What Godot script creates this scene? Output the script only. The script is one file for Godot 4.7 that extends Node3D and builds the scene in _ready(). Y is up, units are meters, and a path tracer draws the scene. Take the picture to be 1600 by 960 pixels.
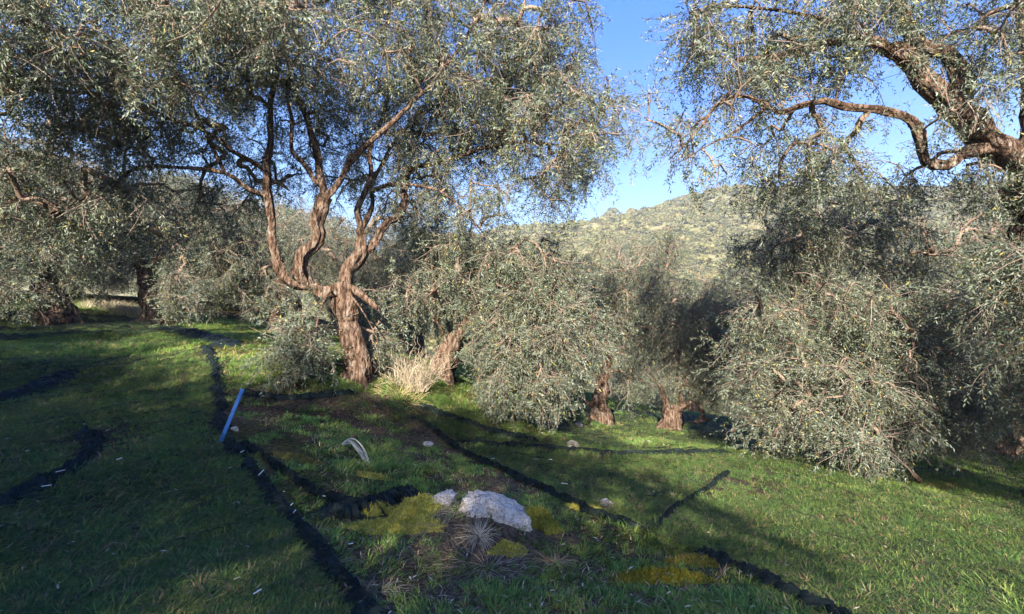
extends Node3D
# An old olive grove on a slope, harvest nets spread on the grass, a limestone boulder, a scrub hill behind.

const EYE := 1.6          # metres from the ground at the viewer's feet
const FOCAL := 800.0      # of a frame 1600 wide and 960 high

var rng := RandomNumberGenerator.new()
var rough := FastNoiseLite.new()
var fine := FastNoiseLite.new()
var taken := {}
var M := {}
var sprigs: Array = []
var sprig_total := 0
var spray_v: Array = []
var spray_c: Array = []

# ------------------------------------------------------------------ places
func P(px: float, py: float, d: float) -> Vector3:
	return Vector3((px - 800.0) / FOCAL * d, EYE - (py - 480.0) / FOCAL * d, -d)

var ctl := PackedVector3Array()
var wts := PackedFloat64Array()
var aff := Vector3.ZERO
var gx := PackedFloat32Array()
var gz := PackedFloat32Array()
var gh := PackedFloat32Array()

func kern(r2: float) -> float:
	return 0.0 if r2 < 1e-9 else r2 * log(r2) * 0.5

func solve_ground() -> void:
	# surveyed spots: frame x, frame y, distance
	for a in [[800, 960, 2.65], [0, 960, 2.55], [1600, 960, 2.95], [740, 850, 3.85], [1340, 752, 7.3], [1150, 712, 8.0], [935, 662, 12.3],
			[1046, 672, 13.2], [560, 590, 8.0], [645, 622, 8.3], [690, 582, 9.6], [355, 690, 5.0], [0, 800, 3.55], [0, 600, 6.9], [200, 505, 13.5],
			[435, 522, 14.5], [330, 530, 10.5], [50, 500, 12.0], [700, 668, 7.6], [800, 698, 7.6], [800, 655, 10.4], [1600, 800, 6.3], [1480, 770, 7.6],
			[480, 640, 6.6], [600, 720, 5.4], [980, 770, 5.8], [1200, 820, 5.2], [180, 640, 5.9], [880, 610, 16.0], [1300, 690, 11.5], [1560, 715, 11.0]]:
		ctl.append(P(a[0], a[1], a[2]))
	for v in [Vector3(0, 0, 0), Vector3(-4, .35, 3), Vector3(5, -.5, 2), Vector3(-12, 1.2, 6), Vector3(0, .3, 9), Vector3(10, -1.2, 6), Vector3(-16, 1.9, -12), Vector3(-20, 2.2, -22),
			Vector3(-9, 1.0, -22), Vector3(0, -2.2, -24), Vector3(11, -3.4, -22), Vector3(-12, .6, -34), Vector3(4, -5.5, -36), Vector3(18, -6.0, -30), Vector3(15, -2.4, -10), Vector3(-14, 1.4, -4),
			Vector3(-34, 2.6, -30), Vector3(34, -8, -20), Vector3(-25, -1.0, -50), Vector3(10, -9, -50), Vector3(40, -11, -50), Vector3(-24, 2.6, 14), Vector3(24, -3, 14), Vector3(0, .8, 24)]:
		ctl.append(v)
	var n := ctl.size()
	var m := n + 3
	var A := []
	for i in m:
		var row := PackedFloat64Array()
		row.resize(m + 1)
		A.append(row)
	for i in n:
		for j in n:
			var dx := ctl[i].x - ctl[j].x
			var dz := ctl[i].z - ctl[j].z
			A[i][j] = kern(dx * dx + dz * dz)
		A[i][i] = 0.6
		A[i][n] = 1.0; A[i][n + 1] = ctl[i].x; A[i][n + 2] = ctl[i].z
		A[n][i] = 1.0; A[n + 1][i] = ctl[i].x; A[n + 2][i] = ctl[i].z
		A[i][m] = ctl[i].y
	for c in m:
		var best := c
		for r in range(c, m):
			if absf(A[r][c]) > absf(A[best][c]):
				best = r
		var t = A[c]; A[c] = A[best]; A[best] = t
		for r in m:
			if r != c and A[r][c] != 0.0:
				var f: float = A[r][c] / A[c][c]
				for k in range(c, m + 1):
					A[r][k] -= f * A[c][k]
	for i in n:
		wts.append(A[i][m] / A[i][i])
	aff = Vector3(A[n][m] / A[n][n], A[n + 1][m] / A[n + 1][n + 1], A[n + 2][m] / A[n + 2][n + 2])

func survey(x: float, z: float) -> float:
	var s := aff.x + aff.y * x + aff.z * z
	for i in ctl.size():
		var dx := x - ctl[i].x
		var dz := z - ctl[i].z
		var r2 := dx * dx + dz * dz
		if r2 > 1e-9:
			s += wts[i] * r2 * log(r2) * 0.5
	return s

func ground_at(x: float, z: float) -> float:
	var R := maxf(absf(x), absf(z + 10.0))
	var far := -10.0 + 0.02 * minf(R, 100.0)
	if x < 0.0:
		far += minf(-x, 60.0) * 0.1
	if z > 0.0:
		far += minf(z, 60.0) * 0.12
	var h := far
	if R < 55.0:
		var k := smoothstep(32.0, 55.0, R)
		h = lerpf(survey(x, z), far, k)
	var near := 1.0 - smoothstep(20.0, 50.0, R)
	var mx := (x + .22) / .62
	var mz := (z + 4.05) / .42
	if mx * mx + mz * mz < 9.0: h += .20 * exp(-mx * mx - mz * mz)
	return h + near * (rough.get_noise_2d(x, z) * 0.075 + fine.get_noise_2d(x, z) * 0.022)

func axis(lo: float, hi: float, c0: float, c1: float, step: float, grow: float) -> PackedFloat32Array:
	var a: Array = []
	var v := c0
	while v < c1:
		a.append(v); v += step
	var s := step
	while v < hi:
		a.append(v); s *= grow; v += s
	a.append(hi)
	v = c0
	s = step
	while true:
		s *= grow; v -= s
		if v <= lo:
			break
		a.append(v)
	a.append(lo)
	a.sort()
	return PackedFloat32Array(a)

func H(x: float, z: float) -> float:
	var i := clampi(gx.bsearch(x) - 1, 0, gx.size() - 2)
	var j := clampi(gz.bsearch(z) - 1, 0, gz.size() - 2)
	var u := clampf((x - gx[i]) / (gx[i + 1] - gx[i]), 0, 1)
	var v := clampf((z - gz[j]) / (gz[j + 1] - gz[j]), 0, 1)
	var w := gx.size()
	return lerpf(lerpf(gh[j * w + i], gh[j * w + i + 1], u), lerpf(gh[(j + 1) * w + i], gh[(j + 1) * w + i + 1], u), v)

func G(px: float, py: float) -> Vector3:        # the spot of ground a surveyor at the viewpoint sights there
	var d := 1.2
	while d < 60.0:
		var p := P(px, py, d)
		if p.y <= H(p.x, p.z):
			var lo := d / 1.03
			var hi := d
			for k in 8:
				var mid := (lo + hi) * 0.5
				p = P(px, py, mid)
				if p.y <= H(p.x, p.z): hi = mid
				else: lo = mid
			return Vector3(p.x, H(p.x, p.z), p.z)
		d *= 1.03
	var q := P(px, py, 40.0)
	return Vector3(q.x, H(q.x, q.z), q.z)

# ------------------------------------------------------------------ nodes
func numbered(called: String) -> String:
	if not taken.has(called):
		taken[called] = 0
		return called
	taken[called] += 1
	return "%s_%03d" % [called, taken[called]]

func tag(o: Node, label: String, category: String, group := "", kind := "") -> Node:
	o.set_meta("label", label)
	if category: o.set_meta("category", category)
	if group: o.set_meta("group", group)
	if kind: o.set_meta("kind", kind)
	return o

func base(called: String, at: Vector3) -> Node3D:
	var o := Node3D.new()
	o.name = numbered(called)
	add_child(o)
	o.position = at
	return o

func part(called: String, mesh: Mesh, m: Material, parent: Node = self) -> MeshInstance3D:
	var o := MeshInstance3D.new()
	o.name = numbered(called) if parent == self else called
	o.mesh = mesh
	o.material_override = m
	parent.add_child(o, true)
	return o

func scatter(called: String, mesh: Mesh, m: Material, where: Array, tints: Array, parent: Node = self) -> MultiMeshInstance3D:
	var mm := MultiMesh.new()
	mm.transform_format = MultiMesh.TRANSFORM_3D
	mm.use_colors = true
	mm.mesh = mesh
	mm.instance_count = where.size()
	for i in where.size():
		mm.set_instance_transform(i, where[i])
		mm.set_instance_color(i, tints[i])
	var o := MultiMeshInstance3D.new()
	o.name = numbered(called) if parent == self else called
	o.multimesh = mm
	o.material_override = m
	parent.add_child(o, true)
	return o

func aim(dir: Vector3, roll: float, scale: Vector3, at: Vector3) -> Transform3D:
	var y := dir.normalized()
	var x := y.cross(Vector3.UP if absf(y.y) < 0.95 else Vector3.RIGHT).normalized().rotated(y, roll)
	return Transform3D(Basis(x * scale.x, y * scale.y, x.cross(y) * scale.z), at)

func rv() -> Vector3:
	var v := Vector3(rng.randfn(), rng.randfn(), rng.randfn())
	return v.normalized()

# a growing triangle list
class Tri:
	var v := PackedVector3Array()
	var n := PackedVector3Array()
	var c := PackedColorArray()
	var uv := PackedVector2Array()
	var i := PackedInt32Array()
	func done(normals := true) -> ArrayMesh:
		var a := []
		a.resize(Mesh.ARRAY_MAX)
		a[Mesh.ARRAY_VERTEX] = v
		if normals and n.size() == v.size(): a[Mesh.ARRAY_NORMAL] = n
		if c.size() == v.size(): a[Mesh.ARRAY_COLOR] = c
		if uv.size() == v.size(): a[Mesh.ARRAY_TEX_UV] = uv
		a[Mesh.ARRAY_INDEX] = i
		var m := ArrayMesh.new()
		m.add_surface_from_arrays(Mesh.PRIMITIVE_TRIANGLES, a)
		return m
	func outward() -> void:        # turns a closed star-shaped piece right side out
		var mid := Vector3.ZERO
		for q in v: mid += q / v.size()
		var s := 0.0
		for k in range(0, i.size(), 3):
			s += (v[i[k + 2]] - v[i[k]]).cross(v[i[k + 1]] - v[i[k]]).dot(v[i[k]] - mid)
		if s < 0.0:
			for k in range(0, i.size(), 3):
				var q := i[k]
				i[k] = i[k + 1]
				i[k + 1] = q
	func smooth() -> void:
		n.resize(v.size())
		n.fill(Vector3.ZERO)
		for k in range(0, i.size(), 3):
			var f := (v[i[k + 2]] - v[i[k]]).cross(v[i[k + 1]] - v[i[k]])
			for q in 3:
				n[i[k + q]] += f
		for k in n.size():
			n[k] = n[k].normalized()

func tube(t: Tri, pts: PackedVector3Array, radii: PackedFloat32Array, sides: int, gnarl := 0.0, col := Color.WHITE, capped := false, flutes := 0) -> void:
	var twist := pts[0].x * 5.0 + pts[0].z * 3.0
	var from := t.v.size()
	var side := Vector3.ZERO
	for k in pts.size():
		var dir := (pts[mini(k + 1, pts.size() - 1)] - pts[maxi(k - 1, 0)]).normalized()
		if side == Vector3.ZERO:
			side = dir.cross(Vector3.UP if absf(dir.y) < 0.9 else Vector3.RIGHT).normalized()
		side = (side - dir * side.dot(dir)).normalized()
		var up := dir.cross(side)
		for s in sides:
			var a := TAU * s / sides
			var out := side * cos(a) + up * sin(a)
			var r := radii[k]
			if flutes > 0: r *= 1.0 + .13 * sin(flutes * a + twist + k * .16) + .07 * sin((flutes * 2 + 1) * a - k * .1 + twist * 3.0)
			if gnarl > 0.0:
				var q := pts[k] + out * r
				r *= 1.0 + gnarl * (rough.get_noise_3d(q.x * 7.0, q.y * 3.5, q.z * 7.0) * 1.1 + fine.get_noise_3d(out.x * 2.2 + pts[k].x, pts[k].y * 0.8, out.z * 2.2) * 0.9)
			t.v.append(pts[k] + out * r)
			t.n.append(out)
			t.c.append(col)
	for k in pts.size() - 1:
		for s in sides:
			var a := from + k * sides + s
			var b := from + k * sides + (s + 1) % sides
			t.i.append_array(PackedInt32Array([a, b, a + sides, b, b + sides, a + sides]))
	if capped:
		var e := t.v.size()
		t.v.append(pts[-1] + (pts[-1] - pts[-2]).normalized() * radii[-1] * 0.3)
		t.n.append((pts[-1] - pts[-2]).normalized())
		t.c.append(col)
		for s in sides:
			t.i.append_array(PackedInt32Array([e - sides + s, e - sides + (s + 1) % sides, e]))

func curve(pts: Array, step: float) -> PackedVector3Array:
	var out := PackedVector3Array()
	for k in pts.size() - 1:
		var a: Vector3 = pts[maxi(k - 1, 0)]
		var b: Vector3 = pts[k]
		var c: Vector3 = pts[k + 1]
		var d: Vector3 = pts[mini(k + 2, pts.size() - 1)]
		var n := maxi(1, int(ceil(b.distance_to(c) / step)))
		for j in n:
			out.append(b.cubic_interpolate(c, a, d, float(j) / n))
	out.append(pts[-1])
	return out

# ------------------------------------------------------------------ materials
func noise_tex(freq: float, ramp: Array, seed_: int, size := 512, kind := FastNoiseLite.TYPE_SIMPLEX_SMOOTH, octaves := 5, normal := false) -> NoiseTexture2D:
	var f := FastNoiseLite.new()
	f.noise_type = kind
	f.frequency = freq
	f.seed = seed_
	f.fractal_octaves = octaves
	var t := NoiseTexture2D.new()
	t.width = size
	t.height = size
	t.seamless = true
	t.noise = f
	t.as_normal_map = normal
	if ramp.size():
		var g := Gradient.new()
		var off := PackedFloat32Array()
		var col := PackedColorArray()
		for r in ramp:
			off.append(r[0]); col.append(r[1])
		g.offsets = off
		g.colors = col
		t.color_ramp = g
	return t

func lin(r: float, g: float, b: float) -> Color:
	return Color(r, g, b).linear_to_srgb()

func mat(called: String, c: Color, roughness := 0.9, vertex := false) -> StandardMaterial3D:
	var m := StandardMaterial3D.new()
	m.resource_name = called
	m.albedo_color = c
	m.roughness = roughness
	m.vertex_color_use_as_albedo = vertex
	m.cull_mode = BaseMaterial3D.CULL_DISABLED
	M[called] = m
	return m

func materials() -> void:
	var m := mat("bark", Color.WHITE, 0.95)
	m.albedo_texture = noise_tex(0.012, [[0.0, lin(.02, .014, .011)], [0.38, lin(.06, .038, .027)], [0.54, lin(.14, .092, .066)], [0.68, lin(.20, .145, .112)], [0.82, lin(.22, .19, .165)], [1.0, lin(.33, .32, .29)]], 3)
	m.uv1_triplanar = true
	m.uv1_world_triplanar = true
	m.uv1_scale = Vector3(1.9, 0.55, 1.9)
	m.heightmap_enabled = true
	m.heightmap_texture = noise_tex(0.025, [], 8)
	m.heightmap_scale = 6.0
	m.specular_mode = BaseMaterial3D.SPECULAR_DISABLED
	m = mat("twig", Color.WHITE, 0.9, true)
	m.specular_mode = BaseMaterial3D.SPECULAR_DISABLED
	m = mat("leaf", Color.WHITE, 0.5, true)
	m.metallic_specular = 0.42
	m.backlight_enabled = true
	m.backlight = lin(.20, .25, .08)
	m = mat("grass", Color.WHITE, 0.8, true)
	m.specular_mode = BaseMaterial3D.SPECULAR_DISABLED
	m.backlight_enabled = true
	m.backlight = lin(.22, .30, .06)
	m = mat("scrub", Color.WHITE, 0.9, true)
	m.specular_mode = BaseMaterial3D.SPECULAR_DISABLED
	m = mat("soil", Color.WHITE, 1.0, true)
	m.albedo_texture = noise_tex(0.03, [[0.0, lin(.28, .27, .26)], [0.45, lin(.62, .6, .58)], [0.7, lin(.9, .88, .86)], [1.0, lin(1, 1, 1)]], 12)
	m.uv1_scale = Vector3(1.1, 1.1, 1.1)
	m.heightmap_enabled = true
	m.heightmap_texture = noise_tex(0.05, [], 18)
	m.heightmap_scale = 2.5
	m.specular_mode = BaseMaterial3D.SPECULAR_DISABLED
	m = mat("hill_soil", Color.WHITE, 1.0, true)
	m.specular_mode = BaseMaterial3D.SPECULAR_DISABLED
	for k in 3:
		var thick: float = [0.27, 0.40, 0.94][k]
		m = mat("net%d" % k, Color.WHITE, 0.7)
		m.transparency = BaseMaterial3D.TRANSPARENCY_ALPHA
		var a := lin(.007, .013, .012)      # one kind of thread; a gathered edge is many layers of it
		var b := lin(.009, .016, .015)
		m.albedo_texture = noise_tex(0.03, [[0.3, Color(a, thick * 0.7)], [0.5, Color(a, thick)], [0.62, Color(b, minf(1.0, thick * 1.35))], [0.8, Color(b, minf(1.0, thick * 1.5))]], 21 + k)
		m.uv1_scale = Vector3(.28, .9, 1)
		m.metallic_specular = 0.32
	m = mat("limestone", Color.WHITE, 0.9)
	m.albedo_texture = noise_tex(0.02, [[0.0, lin(.20, .17, .14)], [0.28, lin(.36, .31, .26)], [0.42, lin(.48, .42, .35)], [0.55, lin(.60, .54, .46)], [1.0, lin(.64, .59, .52)]], 31)
	m.uv1_triplanar = true
	m.uv1_scale = Vector3(2.4, 2.4, 2.4)
	m.heightmap_enabled = true
	m.heightmap_texture = noise_tex(0.04, [], 32)
	m.heightmap_scale = 2.0
	m.detail_enabled = true
	m.detail_albedo = noise_tex(0.06, [[0.0, Color(lin(.05, .045, .04), 0.92)], [0.17, Color(lin(.05, .045, .04), 0.9)], [0.21, Color(lin(.1, .09, .08), 0.0)], [1.0, Color(0, 0, 0, 0)]], 33, 512, FastNoiseLite.TYPE_CELLULAR, 1)
	m.detail_uv_layer = BaseMaterial3D.DETAIL_UV_1
	mat("moss", Color.WHITE, 0.95, true).specular_mode = BaseMaterial3D.SPECULAR_DISABLED
	mat("straw", Color.WHITE, 0.7, true).specular_mode = BaseMaterial3D.SPECULAR_DISABLED
	m = mat("blue_plastic", lin(.022, .14, .38), 0.6)
	mat("white_plastic", lin(.72, .72, .68), 0.5)

# ------------------------------------------------------------------ leaves
func leaf(t: Tri, at: Vector3, dir: Vector3, nrm: Vector3, long: float, wide: float, col: Color) -> void:
	var s := dir.cross(nrm).normalized() * wide * 0.56
	var b := t.v.size()
	var mid := at + dir * long * .47 + nrm * long * .05
	t.v.append_array(PackedVector3Array([at, mid + s, mid - s, at + dir * long]))
	for q in 4: t.c.append(col)
	t.i.append_array(PackedInt32Array([b, b + 1, b + 2, b + 1, b + 3, b + 2]))

func sprig(t: Tri, p: Vector3, d: Vector3, long: float, pairs: int, droop: float) -> void:
	var step := long / pairs
	var turn := rng.randf() * TAU
	for k in pairs:
		var q := p + d * step
		if k % 3 == 0:
			var s := d.cross(Vector3(.3, .1, 1)).normalized() * .0028
			var b := t.v.size()
			var e := p + d * step * minf(3.0, pairs - k)
			for x in [p - s, p + s, e]:
				t.v.append(x); t.c.append(Color(.15, .125, .095))
			t.i.append_array(PackedInt32Array([b, b + 1, b + 2]))
		p = q
		d = (d + Vector3(0, 0, -1) * droop / pairs * rng.randf_range(.4, 1.4) + rv() * .07).normalized()
		turn += PI * .5 + rng.randf_range(-.35, .35)
		for e in 2:
			if rng.randf() < .1:
				continue
			var o := d.cross(Vector3(.3, .1, 1)).normalized().rotated(d, turn + e * PI)
			var ld := (o * rng.randf_range(.7, 1.1) + d * rng.randf_range(.4, 1.0) + rv() * .25).normalized()
			var ln := (d - ld * d.dot(ld) + rv() * .55).normalized()
			ln = (ln - ld * ln.dot(ld)).normalized()
			var col := Color(.074, .102, .060)
			var pick := rng.randf()
			if pick < .40: col = Color(.172, .196, .160)      # the felted underside
			elif pick < .62: col = Color(.112, .140, .094)
			elif pick < .65: col = Color(.32, .27, .08)
			elif pick < .665: col = Color(.24, .13, .07)
			col *= rng.randf_range(.8, 1.2)
			col.a = 1.0
			leaf(t, p, ld, ln, rng.randf_range(.050, .080), rng.randf_range(.011, .0155), col)
	leaf(t, p, d, d.cross(rv()).normalized(), .05, .011, Color(.11, .135, .065))

# a leafy spray: shoots along a bent twig, local y along it and z up
func make_spray(shoots: int, long: float, droop: float) -> ArrayMesh:
	var t := Tri.new()
	var p := Vector3(0, -.12, 0)
	var d := Vector3.UP
	var axis_pts := PackedVector3Array()
	var axis_r := PackedFloat32Array()
	for k in shoots:
		var u := float(k) / shoots
		p += d * long / shoots
		d = (d + Vector3(0, 0, -.9) * droop / shoots + rv() * .1).normalized()
		axis_pts.append(p)
		axis_r.append(.0055 * (1.0 - .6 * u))
		var o := rv()
		o = (o - d * o.dot(d)).normalized()
		sprig(t, p, (o * rng.randf_range(.5, 1.1) + d * rng.randf_range(.3, 1.0) + Vector3(0, 0, -.35) * droop).normalized(), rng.randf_range(.20, .44) * (1.1 - .3 * u), rng.randi_range(7, 10), droop)
	tube(t, axis_pts, axis_r, 3, 0.0, Color(.16, .12, .095))
	var fv := PackedVector3Array()
	var fc := PackedColorArray()
	for q in t.i:
		fv.append(t.v[q]); fc.append(t.c[q])
	spray_v.append(fv)
	spray_c.append(fc)
	print("spray ", t.i.size() / 3)
	return t.done(false)

# ------------------------------------------------------------------ trees
# limbs: [[points], radius at start, radius at end]; the first is the trunk. clumps: [centre, radii, how many twigs]
func olive(called: String, label: String, limbs: Array, clumps: Array, o := {}) -> Node3D:
	var at: Vector3 = limbs[0][0][0]
	var root := base(called, at)
	tag(root, label, "tree", o.get("group", ""))
	var fat: float = o.get("fat", 1.0)
	var pos := PackedVector3Array()
	var par := PackedInt32Array()
	var rad := PackedFloat32Array()
	for k in limbs.size():
		var c := curve(limbs[k][0], .14)
		var near := -1
		if k > 0:
			var best := 1e9
			for i in pos.size():
				var q := pos[i].distance_squared_to(c[0])
				if q < best: best = q; near = i
			if best < 1.0: c[0] = pos[near]
		var radii := PackedFloat32Array()
		for i in c.size():
			var u := float(i) / maxf(1, c.size() - 1)
			var r := lerpf(limbs[k][1], limbs[k][2], pow(u, .8)) * (.60 if k > 0 else .80) * fat
			if k == 0: r *= 1.0 + 1.0 * exp(-c[i].distance_to(c[0]) / .22)
			if i > 0: c[i] += Vector3(fine.get_noise_3d(c[i].x * 2.0, c[i].y * 2.0, c[i].z * 2.0 + 9), 0, fine.get_noise_3d(c[i].x * 2.0 + 31, c[i].y * 2.0, c[i].z * 2.0)) * minf(.1, r * 1.2)
			radii.append(r)
			pos.append(c[i])
			par.append(near if i == 0 else pos.size() - 2)
			rad.append(r)
		var t := Tri.new()
		var local := PackedVector3Array()
		for q in c: local.append(q - at)
		if k == 0: local[0] -= Vector3(0, .25, 0)
		tube(t, local, radii, 22 if limbs[k][1] > .12 else 10, (.95 if k == 0 else .6) if limbs[k][1] > .12 else .35, Color.WHITE, true, 4 if limbs[k][1] > .12 else 2)
		t.smooth()
		part("trunk" if k == 0 else "limb", t.done(), M.bark, root)
	var fixed := pos.size()
	# where twigs end
	var ends: Array = []
	for b in clumps:
		for k in int(b[2] * o.get("thick", 1.0)):
			var v := rv() * pow(rng.randf(), .42)
			var q: Vector3 = b[0] + v * b[1]
			if q.y < H(q.x, q.z) + .12: continue
			ends.append(q)
	var key: Array = []
	for q in ends:
		var best := 1e9
		for i in range(0, fixed, 2):
			best = minf(best, pos[i].distance_squared_to(q))
		key.append(best)
	var order := range(ends.size())
	order.sort_custom(func(a, b): return key[a] < key[b])
	var where: Array = []
	var tints: Array = []
	for s in sprigs.size():
		where.append([]); tints.append([])
	var kids := PackedInt32Array()
	var paths: Array = []
	var each: int = o.get("each", 2)
	var droop: float = o.get("droop", .55)
	var size: float = o.get("size", 1.0)
	var skip := mini(6, fixed / 8)
	for n in order:
		var q: Vector3 = ends[n]
		var best := 1e9
		var from := 0
		for i in range(skip, pos.size()):
			var dd := pos[i].distance_squared_to(q)
			if pos[i].y > q.y + .3: dd *= 1.25
			if dd < best: best = dd; from = i
		var a := pos[from]
		var gap := a.distance_to(q)
		var steps := maxi(2, int(gap / .16))
		var chain := PackedInt32Array([from])
		var lift := gap * rng.randf_range(.05, .22)
		var sway := rv() * gap * .10
		for k in range(1, steps + 1):
			var u := float(k) / steps
			var p := a.lerp(q, u) + (Vector3.UP * lift + sway) * sin(u * PI) + rv() * .018
			pos.append(p)
			par.append(chain[-1])
			rad.append(-1.0)
			chain.append(pos.size() - 1)
		paths.append(chain)
		for k in each:
			var u := 1.0 if k == 0 else 1.0 - rng.randf() * minf(.8, .7 / maxf(gap, .1))
			var f := u * steps
			var ia := chain[mini(int(f), steps)]
			var ib := chain[mini(int(f) + 1, steps)]
			var p := pos[ia].lerp(pos[ib], f - floorf(f))
			var along := (pos[chain[-1]] - pos[chain[-2]]).normalized()
			var dir := (along * (.9 if k == 0 else .35) + rv() * (.5 if k == 0 else .9) + Vector3.DOWN * droop * rng.randf()).normalized()
			var s := rng.randi() % sprigs.size()
			if p.y + dir.y * .5 < H(p.x, p.z) + .05: dir.y = absf(dir.y) * .6
			where[s].append(aim(dir, rng.randf_range(-.9, .9), Vector3.ONE * rng.randf_range(.75, 1.1) * size, p - at))
			tints[s].append(Color.WHITE)
	# branch thickness from what each branch carries
	var carried := PackedFloat32Array()
	carried.resize(pos.size())
	for chain in paths: carried[chain[-1]] += 1.0
	for i in range(pos.size() - 1, fixed - 1, -1):
		if par[i] >= 0: carried[par[i]] += carried[i]
	var t2 := Tri.new()
	for chain in paths:
		var pts := PackedVector3Array()
		var rr := PackedFloat32Array()
		for k in chain.size():
			var i: int = chain[k]
			var l := carried[chain[1]] if k == 0 else carried[i]
			pts.append(pos[i] - at)
			rr.append(minf(.0045 + .0064 * pow(l, .55), .07))
		var g := rng.randf_range(.7, 1.2)
		tube(t2, pts, rr, 4, 0.0, Color(.20, .148, .115) * g)
		for e in 3:
			var i0: int = chain[rng.randi_range(chain.size() / 2, chain.size() - 1)]
			var p := pos[i0] - at
			var d := (rv() + Vector3.DOWN * .35 + (pos[chain[-1]] - pos[chain[-2]]).normalized() * .5).normalized()
			var tp := PackedVector3Array([p])
			var l := rng.randf_range(.25, .6)
			for q in 3:
				p += d * l / 3.0
				d = (d + rv() * .3 + Vector3.DOWN * .18).normalized()
				tp.append(p)
			if p.y + at.y > H(p.x + at.x, p.z + at.z) + .05: tube(t2, tp, PackedFloat32Array([.005, .0042, .0034, .002]), 3, 0.0, Color(.25, .19, .165) * g)
	if paths.size():
		t2.smooth()
		tag(part("twigs", t2.done(), M.twig, root), "", "", "", "stuff").remove_meta("label")
	if o.get("bake", false):
		var bv := PackedVector3Array()
		var bc := PackedColorArray()
		for s in sprigs.size():
			sprig_total += where[s].size()
			for x: Transform3D in where[s]:
				bv.append_array(x * spray_v[s])
				bc.append_array(spray_c[s])
		var ba := []
		ba.resize(Mesh.ARRAY_MAX)
		ba[Mesh.ARRAY_VERTEX] = bv
		ba[Mesh.ARRAY_COLOR] = bc
		var bm := ArrayMesh.new()
		bm.add_surface_from_arrays(Mesh.PRIMITIVE_TRIANGLES, ba)
		part("crown", bm, M.leaf, root).set_meta("kind", "stuff")
		return root
	for s in sprigs.size():
		if where[s].size():
			sprig_total += where[s].size()
			var cr := scatter("crown", sprigs[s], M.leaf, where[s], tints[s], root)
			cr.set_meta("kind", "stuff")
	return root

# clumps given by sighting: frame x, y, distance, half width and half height in the frame, half depth in metres, thickness of the leafage
func clumps_of(list: Array) -> Array:
	var out := []
	for b in list:
		var d: float = b[2]
		var r := Vector3(b[3] / FOCAL * d, b[4] / FOCAL * d, b[5])
		out.append([P(b[0], b[1], d), r, PI * r.x * r.y * 23.0 * b[6]])
	return out

func line_of(list: Array, foot := false) -> Array:
	var out := []
	for b in list: out.append(P(b[0], b[1], b[2]))
	if foot: out[0].y = H(out[0].x, out[0].z)
	return out

func generic_olive(called: String, label: String, at: Vector3, h: float, w: float, seed_: int, o := {}) -> Node3D:
	rng.seed = seed_
	at.y = H(at.x, at.z)
	var lean := Vector3(rng.randf_range(-.3, .3), 0, rng.randf_range(-.3, .3))
	var top := at + Vector3(0, h * .28, 0) + lean
	var limbs := [[[at, at.lerp(top, .5) + rv() * .1, top], .3, .22]]
	var cl := []
	var n := 5
	for k in n:
		var a := TAU * (k + rng.randf_range(-.3, .3)) / n
		var out := Vector3(cos(a), 0, sin(a))
		var e := top + out * w * .55 + Vector3.UP * h * rng.randf_range(.25, .45)
		limbs.append([[top, top + out * w * .2 + Vector3.UP * h * .17, e], .13, .04])
		cl.append([e + out * w * .1, Vector3(w * .42, h * .24, w * .42), 95 * w * w / 9.0])
		cl.append([e + out * w * .28 - Vector3.UP * h * .28, Vector3(w * .3, h * .2, w * .3), 45 * w * w / 9.0])
	cl.append([top + Vector3.UP * h * .52, Vector3(w * .5, h * .2, w * .5), 110 * w * w / 9.0])
	return olive(called, label, limbs, cl, o)

func tall_olive(label: String, at: Vector3, h: float, w: float, seed_: int) -> Node3D:
	rng.seed = seed_
	at.y = H(at.x, at.z)
	var top := at + Vector3(.3, h * .45, .2)
	var limbs := [[[at, at.lerp(top, .5) + Vector3(-.15, 0, .1), top], .3, .2]]
	var cl := []
	for k in 6:
		var out := Vector3(cos(k * 1.05 + .3), 0, sin(k * 1.05 + .3))
		var e := top + out * w * .6 + Vector3.UP * h * rng.randf_range(.15, .35)
		limbs.append([[top, top + out * w * .25 + Vector3.UP * h * .1, e], .13, .04])
		cl.append([e, Vector3(w * .45, h * .16, w * .45), 75])
	cl.append([top + Vector3.UP * h * .4, Vector3(w * .6, h * .16, w * .6), 90])
	return olive("grove_olive", label, limbs, cl, {"each": 2, "group": "olives that shade the foreground"})

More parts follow.
